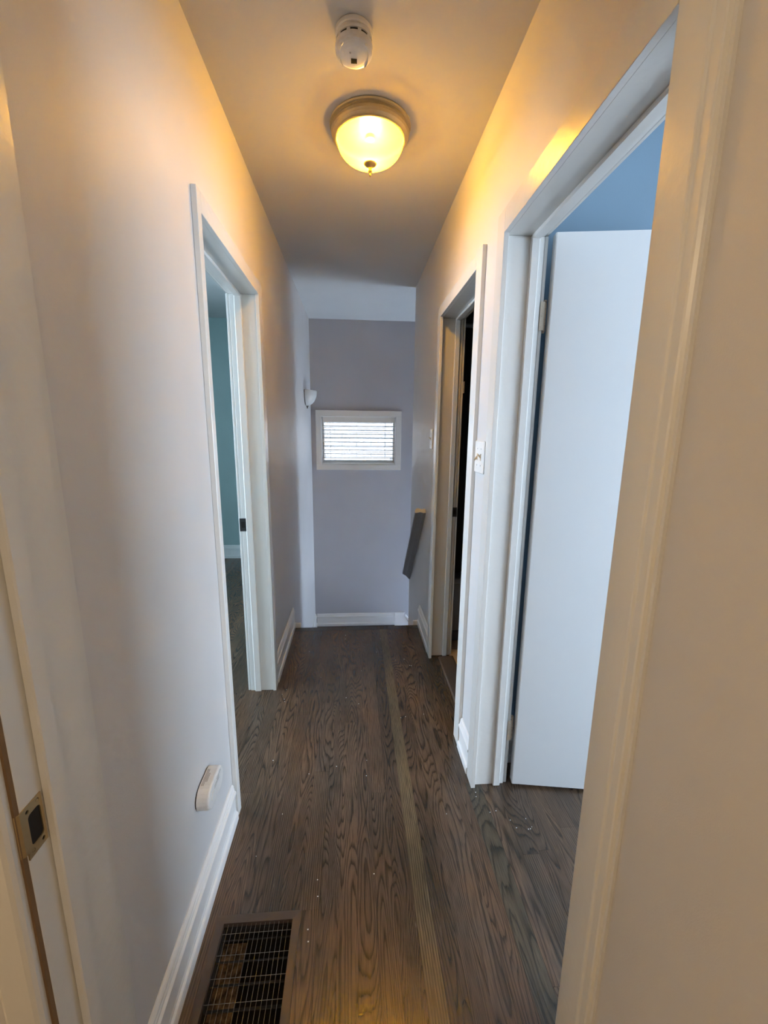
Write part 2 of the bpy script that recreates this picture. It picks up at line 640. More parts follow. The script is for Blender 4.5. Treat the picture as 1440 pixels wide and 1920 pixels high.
# the rest of both rooms, out of sight from the hallway
r = MB()
xx = x
while xx > -3.25:
    r.box(xx - 0.0565, xx, 0.70, 4.352, -0.0178, -0.0002)
    xx -= 0.057
xx = 1.52
while xx < 3.5:
    r.box(xx, xx + 0.0565, -2.2, 1.468, -0.0178, -0.0002)
    xx += 0.057
xx = -2.28
while xx < 0.44:
    r.box(xx, xx + 0.0565, -2.2, -0.61, -0.0178, -0.0002)
    xx += 0.057
xx = -2.28
while xx < -0.64:
    r.box(xx, xx + 0.0565, -0.60, 0.475, -0.0178, -0.0002)
    xx += 0.057
rs = r.build('plank', M['oak'], floor)
rs['kind'] = 'stuff'
rs.color = (0.072, 0.047, 0.032, 0.0)
# nosing board across the head of the stairs
nb = MB()
nb.prism([(YT + 0.0005, -0.0178), (E_ - 0.018, -0.0178), (E_ - 0.018, -0.028), (E_ - 0.006, -0.028), (E_, -0.020), (E_ + 0.001, -0.012), (E_ - 0.003, -0.003), (E_ - 0.010, 0.0005), (YT + 0.0005, 0.0005)],
         'x', -A + 0.001, B - 0.001)
o = nb.build('nosing', M['oak'], floor)
o.color = (0.062, 0.043, 0.031, 0.2)

# bathroom: threshold and beige tiles
th = MB().prism([(0.505, 0.0), (0.512, 0.006), (0.585, 0.010), (0.597, 0.008), (0.600, 0.0)], 'y', 1.655, 2.276)
o = th.build('trim_threshold', M['grille_brown'])
structure(o, 'dark brown threshold strip of the bathroom doorway', 'threshold')
tiles = structure(MB().box(B + TH + 0.002, 2.19, 1.552, 3.09, -0.0179, -0.004).build('floor_bathroom', M['mortar']), 'beige tiled bathroom floor', 'floor')
tx = B + TH + 0.004
while tx < 1.5:
    ty = 1.56
    while ty < 2.46:
        MB().bbox(tx, tx + 0.197, ty, ty + 0.197, -0.0039, 0.004, 0.0015).build('tile', M['tile'], tiles)
        ty += 0.2
    tx += 0.2

# ------------------------------------------------------------------ stairs and landing
st = MB()
n_tr = 3
run = 0.222
riser = -LAND / 4.0
y = E_ - 0.02
stair = structure(empty('stairs', (0.0, y, LAND)), 'dark wooden stairs going down from the end of the hallway', 'stairs')
for i in range(4):
    MB().box(-A + 0.001, B - 0.001, y + i * run, y + i * run + 0.018, -riser * (i + 1) + 0.0, -riser * i - 0.03).build('riser', M['base'], stair)
for i in range(n_tr):
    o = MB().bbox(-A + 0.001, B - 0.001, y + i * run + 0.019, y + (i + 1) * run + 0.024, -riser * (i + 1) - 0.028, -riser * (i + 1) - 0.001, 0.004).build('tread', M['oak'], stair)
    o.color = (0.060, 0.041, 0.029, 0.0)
ly = y + 3 * run + 0.019
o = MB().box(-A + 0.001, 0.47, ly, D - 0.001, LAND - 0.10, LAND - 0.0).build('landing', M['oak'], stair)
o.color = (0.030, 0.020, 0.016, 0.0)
for i in range(6):
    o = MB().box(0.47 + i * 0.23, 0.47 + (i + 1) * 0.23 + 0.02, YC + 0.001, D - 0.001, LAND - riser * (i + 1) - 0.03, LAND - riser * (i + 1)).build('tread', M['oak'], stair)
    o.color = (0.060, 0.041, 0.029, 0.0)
    MB().box(0.47 + i * 0.23 - 0.018, 0.47 + i * 0.23, YC + 0.001, D - 0.001, LAND - riser * (i + 1), LAND - riser * i - 0.031).build('riser', M['base'], stair)

# ------------------------------------------------------------------ baseboards
BP = [(0.0, 0.0), (0.019, 0.0), (0.019, 0.020), (0.0175, 0.028), (0.0125, 0.033), (0.0125, 0.040), (0.0115, 0.044), (0.0115, 0.088),
      (0.0135, 0.092), (0.0135, 0.099), (0.0165, 0.103), (0.0165, 0.112), (0.011, 0.117), (0.011, 0.123), (0.009, 0.127), (0.009, 0.134),
      (0.006, 0.139), (0.003, 0.142), (0.0, 0.142)]


def base_y(name, xw, sgn, y0, y1, label, z=0.0):
    pts = [(xw + sgn * t, z + 0.0006 + h) for t, h in BP]
    o = MB().prism(pts, 'y', y0, y1).build(name, M['base'])
    return structure(o, label, 'baseboard')


def base_x(name, yw, sgn, x0, x1, label, z=0.0, mat=None):
    pts = [(yw + sgn * t, z + 0.0006 + h) for t, h in BP]
    o = MB().prism(pts, 'x', x0, x1).build(name, mat or M['base'])
    return structure(o, label, 'baseboard')


base_y('baseboard_left', -A, 1, 0.64, 1.262, 'white moulded baseboard under the plug-in alarm on the left wall')
base_y('baseboard_left_far', -A, 1, 2.068, E_ + 0.012, 'white moulded baseboard beside the left doorway at the stairs')
base_y('baseboard_right_far', B, -1, 2.336, E_ + 0.012, 'white moulded baseboard on the right wall at the stairs')
base_y('baseboard_right', B, -1, 1.404, 1.552, 'short white moulded baseboard between the two right doorways')
base_y('baseboard_right_near', B, -1, -2.1, 0.55, 'white baseboard of the nearest right wall')
base_x('baseboard_bedroom', 4.354, -1, -3.2, -A - TH - 0.01, 'white moulded baseboard across the teal room')
base_x('baseboard_study', 1.47, -1, B + TH + 0.01, 3.5, 'white baseboard on the blue wall')
# landing: baseboard on the end wall, side return and the skirt turning down the lower flight
base_x('baseboard_far', D, -1, -A + 0.019, 0.443, 'white moulded baseboard along the landing under the window', LAND + 0.012)
pts = [(-A + t, LAND + 0.0126 + h) for t, h in BP]
o = MB().prism(pts, 'y', ly + 0.35, D - 0.0005).build('baseboard_landing_left', M['base'])
structure(o, 'white baseboard along the left side of the landing', 'baseboard')
sk = MB()
sk.prism([(0.4435, LAND - 0.02), (0.47, LAND - 0.02), (0.70, LAND - 0.25), (0.70, LAND - 0.10), (0.605, LAND + 0.010), (0.560, LAND + 0.100), (0.545, LAND + 0.127), (0.4435, LAND + 0.127)], 'y', D - 0.012, D - 0.0005)
sk.prism([(0.4435, LAND + 0.127), (0.548, LAND + 0.127), (0.556, LAND + 0.155), (0.4435, LAND + 0.155)], 'y', D - 0.017, D - 0.0005)
sk.prism([(0.548, LAND + 0.125), (0.70, LAND - 0.105), (0.722, LAND - 0.092), (0.568, LAND + 0.128)], 'y', D - 0.022, D - 0.0005)
o = sk.build('trim_stair_skirt', M['base'])
structure(o, 'white skirt board turning down the lower stairs', 'trim')
for nm, xa, xb, lb in (('trim_nosing_left', -A + 0.001, -0.380, 'small white end block where the left baseboard meets the stairs'),
                       ('trim_nosing_right', 0.415, B - 0.001, 'small white end block where the right baseboard meets the stairs')):
    o = MB().bbox(xa, xb, E_ + 0.0125, E_ + 0.028, -0.02, 0.021, 0.002).build(nm, M['base'])
    structure(o, lb, 'trim')

# ------------------------------------------------------------------ door frames
def door_side(root, s, xw, yj, sgn, zh, casing, zt, t=0.016, depth=TH, stop=(0.071, 0.099), bead=False):
    """one jamb side. s = +1 right wall / -1 left wall (direction into the room), sgn = +1 if the jamb is at the far end"""
    xo = xw - s * 0.0
    # jamb board
    jx0, jx1 = sorted((xw - s * 0.002, xw + s * (depth + 0.002)))
    ys = sorted((yj, yj + sgn * 0.018))
    MB().bbox(jx0, jx1, ys[0], ys[1], 0.0, zh, 0.0015).build('jamb', M['trim'], root)
    sx = sorted((xw + s * stop[0], xw + s * stop[1]))
    ys = sorted((yj, yj - sgn * 0.011))
    MB().bbox(sx[0], sx[1], ys[0], ys[1], 0.0, zh - 0.001, 0.003).build('stop', M['trim'], root)
    # casing on the hallway side
    ya, yb = casing
    cx = sorted((xw - s * 0.0005, xw - s * t))
    if not bead:
        MB().bbox(cx[0], cx[1], min(ya, yb), max(ya, yb), 0.0, zt, 0.0010).build('casing', M['trim'], root)
    else:
        y0, y1 = min(ya, yb), max(ya, yb)      # moulded profile, outer edge at y0
        f = xw - s * t
        prof = [(xw, y0), (xw - s * 0.006, y0), (xw - s * 0.006, y0 + 0.007), (xw - s * 0.011, y0 + 0.009), (xw - s * 0.0125, y0 + 0.012),
                (xw - s * 0.0125, y0 + 0.026), (xw - s * 0.0130, y0 + 0.028), (f + s * 0.0005, y0 + 0.031), (f, y0 + 0.034), (f, y1 - 0.003), (f + s * 0.003, y1), (xw, y1)]
        MB().prism(prof, 'z', 0.0, zt).build('casing', M['trim'], root)
    # casing on the room side
    xr = xw + s * depth
    cx = sorted((xr + s * 0.0045, xr + s * 0.016))
    w = 0.055
    ys = sorted((yj + sgn * 0.004, yj + sgn * (0.004 + w)))
    MB().bbox(cx[0], cx[1], ys[0], ys[1], 0.0, zh + 0.0035, 0.002).build('casing', M['trim'], root)


def door_head(root, s, xw, y0, y1, c0, c1, zh, zt, t=0.016, depth=TH, stop=(0.071, 0.099), drop=0.0):
    jx = sorted((xw - s * 0.002, xw + s * (depth + 0.002)))
    MB().bbox(jx[0], jx[1], y0 - 0.018, y1 + 0.018, zh, zh + 0.018, 0.0015).build('jamb', M['trim'], root)
    sx = sorted((xw + s * stop[0], xw + s * stop[1]))
    MB().bbox(sx[0], sx[1], y0 + 0.011, y1 - 0.011, zh - 0.011, zh, 0.003).build('stop', M['trim'], root)
    cx = sorted((xw - s * 0.0005, xw - s * t))
    MB().bbox(cx[0], cx[1], c0, c1, zh - drop, zt, 0.0010).build('casing', M['trim'], root)
    xr = xw + s * depth
    cx = sorted((xr + s * 0.0045, xr + s * 0.017))
    MB().bbox(cx[0], cx[1], y0 - 0.055, y1 + 0.055, zh + 0.004, zt, 0.003).build('casing', M['trim'], root)


def strike(root, x0, x1, y, z0, z1, face, metal, lip_left=True):
    """strike plate lying in a plane y = const (jamb of a side door); face = -1 when it looks to -y"""
    zc = (z0 + z1) / 2
    b = MB()
    t = 0.002
    ya, yb = sorted((y, y + face * t))
    h = (z1 - z0)
    w = (x1 - x0)
    b.box(x0, x1, ya, yb, z0, z0 + h * 0.26)
    b.box(x0, x1, ya, yb, z1 - h * 0.26, z1)
    b.box(x0, x0 + w * 0.2, ya, yb, z0 + h * 0.26, z1 - h * 0.26)
    b.box(x1 - w * 0.2, x1, ya, yb, z0 + h * 0.26, z1 - h * 0.26)
    o = b.build('strike_plate', metal, root)
    MB().box(x0 + w * 0.2, x1 - w * 0.2, min(y, y + face * 0.0008), max(y, y + face * 0.0008), z0 + h * 0.26, z1 - h * 0.26).build('bolt_hole', M['gap'], o)
    return o


ZH = 1.936
ZT = 1.992
# doorway into the teal room (left)
d1 = structure(empty('door_1', (-A - 0.07, 1.66, 0.0)), 'white framed doorway to the teal room on the left', 'doorway')
door_side(d1, -1, -A, 1.308, -1, ZH, (1.276, 1.306), ZT, stop=(0.060, 0.092))
door_side(d1, -1, -A, 2.006, 1, ZH, (2.0, 2.062), ZT, stop=(0.060, 0.092))
door_head(d1, -1, -A, 1.308, 2.006, 1.306, 2.0, ZH, ZT, stop=(0.060, 0.092))
strike(d1, -A - TH - 0.010, -A - 0.092, 2.006, 0.866, 0.930, -1, M['black_plastic'])
# right near doorway with the open white door
d2 = structure(empty('door_2', (B + 0.07, 1.0, 0.0)), 'white framed doorway on the right with a white flush door standing open inside', 'doorway')
door_side(d2, 1, B, 0.668, -1, ZH, (0.566, 0.664), ZT + 0.012, bead=True)
door_side(d2, 1, B, 1.352, 1, ZH, (1.337, 1.400), ZT + 0.012)
door_head(d2, 1, B, 0.668, 1.352, 0.664, 1.337, ZH, ZT + 0.012)
# right far doorway to the bathroom
d3 = structure(empty('door_3', (B + 0.07, 1.95, 0.0)), 'white framed doorway to the dark bathroom on the right', 'doorway')
door_side(d3, 1, B, 1.634, -1, ZH, (1.556, 1.627), ZT)
door_side(d3, 1, B, 2.300, 1, ZH, (2.267, 2.330), ZT)
door_head(d3, 1, B, 1.634, 2.300, 1.627, 2.267, ZH, ZT)
strike(d3, B + 0.099, B + TH + 0.010, 2.300, 0.872, 0.926, -1, M['black_plastic'])
MB().box(B + TH + 0.018, B + TH + 0.022, 2.302, 2.316, 1.56, 1.62).build('latch_keeper', M['hinge'], d3)

# the open flush door of door_2, hinged on its far jamb
ang = math.radians(8.7)
ux, uy = math.cos(ang), -math.sin(ang)          # along the door, away from the hinge
nx, ny = math.sin(ang), math.cos(ang)           # thickness direction (to the back)
hx, hy = 0.606, 1.337
slab = MB()
L_, T_ = 0.675, 0.035
bv = 0.003
prof = [(0, bv), (bv, 0), (L_ - bv, 0), (L_, bv), (L_, T_ - bv), (L_ - bv, T_), (bv, T_), (0, T_ - bv)]
slab.prism([(hx + a * ux + b_ * nx, hy + a * uy + b_ * ny) for a, b_ in prof], 'z', 0.012, 1.943)
leaf = slab.build('door_leaf', M['slab'], d2)
leaf['label'] = 'plain white flush door leaf standing open into the blue room'
for zc in (1.712, 0.236):
    hb = MB()
    for i in range(5):
        z0 = zc - 0.042 + i * 0.0168
        hb.tube((0.6010, 1.368, z0 + 0.0006), (0.6010, 1.368, z0 + 0.0162), 0.0062, 12)
    hb.tube((0.6010, 1.368, zc - 0.047), (0.6010, 1.368, zc + 0.048), 0.0042, 10)
    hb.lathe([(0.0, zc + 0.052), (0.005, zc + 0.051), (0.0065, zc + 0.047), (0.004, zc + 0.043)], 0.6010, 1.368, 12)
    hb.box(0.580, 0.594, 1.3505, 1.3518, zc - 0.042, zc + 0.042)
    h_ = hb.build('hinge', M['hinge'], d2)
    h_['label'] = 'cream painted butt hinge'
    for dz in (-0.03, 0.0, 0.03):
        MB().tube((0.587, 1.3495, zc + dz), (0.587, 1.3508, zc + dz), 0.0035, 10).build('screw', M['hinge'], h_)

# nearest doorway: left jamb, stop, brass strike plate and the room-side casing
d4 = structure(empty('door_4', (-A, 0.55, 0.0)), 'white jamb of the nearest doorway at the left edge with a brass strike plate', 'doorway')
MB().bbox(-A - 0.03, -0.4295, 0.4765, 0.6375, 0.0, 1.97, 0.001).build('jamb', M['trim'], d4)
MB().bbox(-0.4295, -0.417, 0.5135, 0.5415, 0.0, 1.955, 0.002).build('stop', M['trim'], d4)
MB().bbox(-0.4295, -0.4245, 0.5415, 0.616, 0.0, 1.955, 0.0015).build('jamb_liner', M['trim'], d4)
MB().box(-0.445, -0.4300, 0.4700, 0.4768, 0.0, 1.97).build('jamb_edge', M['oldwood'], d4)
prof = [(-0.4335, 0.4765), (-0.4335, 0.462), (-0.4365, 0.4575), (-0.442, 0.4555), (-0.476, 0.4555), (-0.481, 0.458), (-0.483, 0.463), (-0.483, 0.4765)]
MB().prism(prof, 'z', 0.0, 2.0).build('casing', M['trim'], d4)
MB().bbox(-0.483, B, 0.456, 0.4765, 1.955, 2.01, 0.003).build('casing', M['trim'], d4)
MB().bbox(-A, B, 0.4770, 0.637, 1.97, 1.99, 0.001).build('jamb', M['trim'], d4)
# strike plate in the plane x = const: plate with big latch hole, four screw holes and a curled lip
px = -0.4293


def yz_ring_plate(x, y0, y1, z0, z1, t, hole, holes, seg=20):
    """plate in the yz plane with rounded holes, via triangle fill"""
    import bmesh
    bm = bmesh.new()
    es = []

    def loop(pts):
        vs = [bm.verts.new((x, p, q)) for p, q in pts]
        for i in range(len(vs)):
            es.append(bm.edges.new((vs[i], vs[(i + 1) % len(vs)])))
    loop([(y0, z0), (y1, z0), (y1, z1), (y0, z1)])
    loop(hole)
    for (cy, cz, r) in holes:
        loop([(cy + r * math.cos(2 * math.pi * i / 12), cz + r * math.sin(2 * math.pi * i / 12)) for i in range(12)])
    bmesh.ops.triangle_fill(bm, use_beauty=True, use_dissolve=False, edges=es)
    r = bmesh.ops.extrude_face_region(bm, geom=bm.faces[:])
    for v in [g for g in r['geom'] if isinstance(g, bmesh.types.BMVert)]:
        v.co.x += t
    bmesh.ops.recalc_face_normals(bm, faces=bm.faces)
    b = MB()
    bm.verts.index_update()
    b.add([tuple(v.co) for v in bm.verts], [tuple(v.index for v in f.verts) for f in bm.faces])
    bm.free()
    return b


y0, y1, z0, z1 = 0.4775, 0.5100, 0.795, 0.870
hole = []
for cy, cz, a0 in ((0.5005, 0.8505, 0), (0.4900, 0.8505, 90), (0.4900, 0.8145, 180), (0.5005, 0.8145, 270)):
    for i in range(5):
        a = math.radians(a0 + i * 22.5)
        hole.append((cy + 0.0055 * math.cos(a), cz + 0.0055 * math.sin(a)))
sp = yz_ring_plate(px, y0, y1, z0, z1, 0.0018, hole,
                   [(0.4850, 0.8625, 0.0028), (0.5030, 0.8635, 0.0028), (0.4850, 0.8025, 0.0028), (0.5030, 0.8025, 0.0028)])
sp.prism([(px, y0), (px, y0 - 0.004), (px - 0.004, y0 - 0.007), (px - 0.0025, y0 - 0.0085), (px + 0.0018, y0 - 0.004), (px + 0.0018, y0)], 'z', 0.806, 0.870)
spo = sp.build('strike_plate', M['brass_bright'], d4)
spo['label'] = 'antique brass strike plate'
MB().box(px - 0.0002, px + 0.0003, y0 + 0.001, y1 - 0.001, z0 + 0.001, z1 - 0.001).build('latch_pocket', M['gap'], spo)
for cy, cz in ((0.5030, 0.8625), (0.4850, 0.8025)):
    MB().tube((px + 0.0004, cy, cz), (px + 0.0016, cy, cz), 0.0022, 10).build('screw', M['brass_bright'], spo)

# ------------------------------------------------------------------ window in the end wall, with its blind
w1 = structure(empty('window_1', (0.045, D, 1.006)), 'small window with a white casing in the end wall', 'window')
x0, x1, z0, z1 = -0.332, 0.425, 1.006, 1.494
cw = 0.053
for (a, b_, c_, d_) in ((x0 - cw, x1 + cw, z1 - 0.002, z1 + cw), (x0 - cw, x1 + cw, z0 - cw, z0 + 0.002)):
    MB().bbox(a, b_, D - 0.016, D - 0.0005, c_, d_, 0.002).build('casing', M['trim'], w1)
for (a, b_) in ((x0 - cw, x0 + 0.002), (x1 - 0.002, x1 + cw)):
    MB().bbox(a, b_, D - 0.016, D - 0.0005, z0 + 0.002, z1 - 0.002, 0.002).build('casing', M['trim'], w1)
rv = MB()
rv.box(x0, x0 + 0.004, D, D + 0.16, z0, z1).box(x1 - 0.004, x1, D, D + 0.16, z0, z1)
rv.box(x0 + 0.004, x1 - 0.004, D, D + 0.16, z0, z0 + 0.012).box(x0 + 0.004, x1 - 0.004, D, D + 0.16, z1 - 0.012, z1)
rv.build('reveal', M['base'], w1)
sa = MB()
sa.box(x0 + 0.004, x0 + 0.022, D + 0.10, D + 0.14, z0 + 0.012, z1 - 0.012).box(x1 - 0.022, x1 - 0.004, D + 0.10, D + 0.14, z0 + 0.012, z1 - 0.012)
sa.box(x0 + 0.022, x1 - 0.022, D + 0.10, D + 0.14, z0 + 0.012, z0 + 0.028).box(x0 + 0.022, x1 - 0.022, D + 0.10, D + 0.14, z1 - 0.05, z1 - 0.012)
sash = sa.build('sash', M['base'], w1)
MB().box(x0 + 0.022, x1 - 0.022, D + 0.118, D + 0.122, z0 + 0.028, z1 - 0.05).build('pane', M['glass'], sash)

bl = thing('window_blind', 'white horizontal slat blind hanging open in the small end wall window', 'blind', (0.045, D + 0.04, z0 + 0.03))
MB().bbox(x0 + 0.014, x1 - 0.014, D + 0.006, D + 0.012, z1 - 0.064, z1 - 0.004, 0.002).build('valance', M['trim'], bl)
MB().box(x0 + 0.016, x1 - 0.016, D + 0.014, D + 0.06, z1 - 0.045, z1 - 0.013).build('head_rail', M['white_plastic'], bl)
ns = 9
zt_, zb_ = 1.392, 1.072
for i in range(ns):
    z = zt_ + (zb_ - zt_) * i / (ns - 1)
    tl_ = 0.0040
    w = MB()
    w.prism([(D + 0.016, z + tl_), (D + 0.038, z + 0.0015), (D + 0.060, z - tl_), (D + 0.060, z - tl_ + 0.003), (D + 0.038, z + 0.0045), (D + 0.016, z + tl_ + 0.003)], 'x', x0 + 0.008, x1 - 0.008)
    w.build('slat', M['slat'], bl)
MB().bbox(x0 + 0.020, x1 - 0.020, D + 0.022, D + 0.052, 1.036, 1.050, 0.003).build('bottom_rail', M['slat'], bl)
for xc in (-0.243, 0.315):
    cc = MB()
    for yy in (D + 0.0155, D + 0.0605):
        cc.tube((xc, yy, 1.05), (xc, yy, z1 - 0.045), 0.0011, 5)
    cc.build('ladder_cord', M['cord'], bl)
MB().tube((-0.293, D + 0.012, 1.055), (-0.293, D + 0.012, z1 - 0.05), 0.0012, 5).tube((-0.293, D + 0.012, 1.075), (-0.293, D + 0.012, 1.105), 0.0035, 8).build('tilt_wand', M['cord'], bl)
pc = MB()
for xc in (0.372, 0.384):
    pc.tube((xc, D + 0.012, 1.06), (xc, D + 0.012, z1 - 0.05), 0.0010, 5).tube((xc, D + 0.012, 1.052), (xc, D + 0.012, 1.082), 0.0035, 8)
pc.build('pull_cord', M['cord'], bl)

portal('window_portal', (0.045, D + 0.155, 1.25), (math.radians(-90), 0, 0), 0.75, 0.48)

# neighbour's brick wall outside the window
nb_ = structure(MB().box(-5.0, 5.5, 6.42, 6.55, -2.6, 5.6).build('wall_neighbour', M['mortar']), 'pale brick wall of the house next door seen through the blind', 'wall')
row = 0
z = 0.60
while z < 1.75:
    x = -0.95 + (0.11 if row % 2 else 0.0)
    while x < 1.15:
        MB().bbox(x, x + 0.21, 6.408, 6.43, z, z + 0.062, 0.003).build('brick', M['brick'], nb_)
        x += 0.22
    z += 0.072
    row += 1
structure(MB().box(-6, 6, 4.5, 9.0, -2.8, -2.6).build('ground', M['ground']), 'ground between the two houses', 'ground')

# windows of the two side rooms
def side_window(name, plane, t0, t1, u0, u1, z0, z1, label):
    cu = (u0 + u1) / 2
    r_ = structure(empty(name, ((t0 + t1) / 2, cu, z0) if plane == 'x' else (cu, (t0 + t1) / 2, z0)), label, 'window')

    def bx(b, a0, a1, c0, c1, d0, d1):
        return b.box(a0, a1, c0, c1, d0, d1) if plane == 'x' else b.box(c0, c1, a0, a1, d0, d1)
    f = MB()
    m_ = 0.05
    tm = (t0 + t1) / 2
    bx(f, tm - 0.03, tm + 0.03, u0, u0 + m_, z0, z1)
    bx(f, tm - 0.03, tm + 0.03, u1 - m_, u1, z0, z1)
    bx(f, tm - 0.03, tm + 0.03, u0 + m_, u1 - m_, z0, z0 + m_)
    bx(f, tm - 0.03, tm + 0.03, u0 + m_, u1 - m_, z1 - m_, z1)
    bx(f, tm - 0.03, tm + 0.03, cu - 0.025, cu + 0.025, z0 + m_, z1 - m_)
    fr_ = f.build('window_frame', M['base'], r_)
    g = MB()
    bx(g, tm - 0.003, tm + 0.003, u0 + m_, cu - 0.025, z0 + m_, z1 - m_)
    bx(g, tm - 0.003, tm + 0.003, cu + 0.025, u1 - m_, z0 + m_, z1 - m_)
    g.build('pane', M['glass'], fr_)


side_window('window_2', 'x', -3.4, -3.3, 0.75, 2.5, 0.8, 2.05, 'window of the teal room')
side_window('window_3', 'x', 3.6, 3.7, -2.1, 0.5, 0.5, 1.8, 'window of the blue room')
side_window('window_4', 'x', 3.0, 3.1, 3.36, 3.9, -1.3, 0.1, 'tall window over the lower stairs')
portal('window_portal', (3.11, 3.63, -0.6), (0, math.radians(90), 0), 1.4, 0.54)
portal('window_portal', (-3.41, 1.625, 1.425), (0, math.radians(-90), 0), 1.25, 1.75)
portal('window_portal', (3.71, -0.8, 1.15), (0, math.radians(90), 0), 1.3, 2.6)

# ------------------------------------------------------------------ hallway ceiling lamp
LX, LY = 0.060, 1.685
lamp = thing('ceiling_lamp', 'lit flush ceiling lamp with an antique brass ring and frosted amber glass dome', 'lamp', (LX, LY, H))
pan = MB()
pan.lathe([(0.0, H - 0.0005), (0.140, H - 0.0005), (0.142, H - 0.004), (0.140, H - 0.008), (0.134, H - 0.010), (0.135, H - 0.014), (0.137, H - 0.019), (0.1365, H - 0.027), (0.133, H - 0.034),
           (0.127, H - 0.039), (0.1245, H - 0.0405), (0.1245, H - 0.043), (0.1215, H - 0.0455), (0.1175, H - 0.0455), (0.1175, H - 0.030), (0.0, H - 0.028)], LX, LY, 72)
pan.build('pan', M['brass'], lamp, smooth=False)
dome = MB()
pr = []
R_, hgt = 0.1165, 0.072
for i in range(25):
    a = math.pi / 2 * i / 24
    pr.append((R_ * math.cos(a) ** 0.85 if i < 24 else 0.0, H - 0.0435 - hgt * math.sin(a)))
dome.lathe(pr, LX, LY, 72)
dome.build('glass_dome', M['lampglass'], lamp, smooth=True)
fz = H - 0.0435 - hgt
fin = MB()
fin.lathe([(0.0, fz + 0.004), (0.020, fz + 0.005), (0.0225, fz + 0.001), (0.021, fz - 0.002), (0.013, fz - 0.006), (0.0065, fz - 0.009), (0.005, fz - 0.013), (0.0058, fz - 0.015),
           (0.0042, fz - 0.0175), (0.0072, fz - 0.021), (0.0072, fz - 0.024), (0.0035, fz - 0.027), (0.0028, fz - 0.030), (0.0042, fz - 0.033), (0.0035, fz - 0.037), (0.0, fz - 0.041)], LX, LY, 28)
fin.build('finial', M['brass_bright'], lamp, smooth=True)
bu = MB()
bu.lathe([(0.0, H - 0.028), (0.014, H - 0.030), (0.014, H - 0.040), (0.0, H - 0.040)], LX, LY, 16)
bu.build('socket', M['white_plastic'], lamp)
point('ceiling_lamp_light', (LX, LY, H - 0.074), LAMP_W, WARM, 0.026)
point('room_lamp_light', (-1.9, 0.10, 1.75), REAR_W, (1.0, 0.66, 0.32), 0.10)

point('added_fill_light', (0.1, -1.7, 2.2), FILL_W, (1.0, 0.76, 0.50), 0.12)  # added fill lamp behind the camera, brightens the far door jambs

# ------------------------------------------------------------------ smoke detector
SX, SY = 0.003, 1.335
det = thing('smoke_detector', 'round white smoke detector on the ceiling in front of the lamp', 'smoke detector', (SX, SY, H))
b = MB()
b.lathe([(0.0, H - 0.0005), (0.048, H - 0.0005), (0.050, H - 0.003), (0.050, H - 0.011), (0.048, H - 0.0125), (0.046, H - 0.013), (0.046, H - 0.016), (0.049, H - 0.019), (0.0485, H - 0.026), (0.040, H - 0.027), (0.0, H - 0.027)], SX, SY, 56)
b.build('base_ring', M['white_plastic'], det)
b = MB()
b.lathe([(0.0, H - 0.0265), (0.0455, H - 0.0265), (0.0455, H - 0.033), (0.0, H - 0.033)], SX, SY, 56)
core = b.build('vent_core', M['black_plastic'], det)
ribs = MB()
for i in range(10):
    a = 2 * math.pi * i / 10 + math.radians(-90 + 18)
    ca, sa_ = math.cos(a), math.sin(a)
    w2 = 0.0045
    vs = []
    for zz in (H - 0.0335, H - 0.026):
        for rr, ww in ((0.043, -w2), (0.043, w2), (0.0475, w2), (0.0475, -w2)):
            vs.append((SX + rr * ca - ww * sa_, SY + rr * sa_ + ww * ca, zz))
    ribs.add(vs, [(0, 1, 2, 3), (4, 5, 6, 7), (0, 1, 5, 4), (1, 2, 6, 5), (2, 3, 7, 6), (3, 0, 4, 7)])
ribs.build('vent_ribs', M['white_plastic'], det, weld=False)
b = MB()
b.lathe([(0.0, H - 0.033), (0.049, H - 0.033), (0.0505, H - 0.036), (0.0505, H - 0.045), (0.049, H - 0.050), (0.045, H - 0.0535), (0.040, H - 0.055), (0.030, H - 0.0562), (0.0, H - 0.0575)], SX, SY, 56)
b.build('cover', M['white_plastic'], det, smooth=False)
g_ = MB()
for i in range(5):
    g_.box(SX - 0.008, SX + 0.008, SY + 0.006 + i * 0.0032, SY + 0.0078 + i * 0.0032, H - 0.0582, H - 0.0570)
g_.build('sounder_grille', M['gap'], det, weld=False)
MB().lathe([(0.0, H - 0.0572), (0.0022, H - 0.0572), (0.0022, H - 0.0585), (0.0, H - 0.0585)], SX - 0.010, SY - 0.012, 10).build('indicator', M['grey_plastic'], det)
for s in (-1, 1):
    cr = MB()
    vs = []
    n_ = 14
    for i in range(n_ + 1):
        a = math.radians(-52 + 104 * i / n_)
        r1 = 0.0475
        r0 = 0.0475 - 0.009 * math.cos(math.radians(-90 + 180 * i / n_)) - 0.0004
        for rr, zz in ((r0, H - 0.0570), (r1, H - 0.0532)):
            vs.append((SX + s * rr * math.cos(a), SY + rr * math.sin(a), zz))
    fs = [(2 * i, 2 * i + 1, 2 * i + 3, 2 * i + 2) for i in range(n_)]
    cr.add(vs, fs)
    o = cr.build('grip', M['white_plastic'], det)
    md = o.modifiers.new('thick', 'SOLIDIFY')
    md.thickness = 0.0015

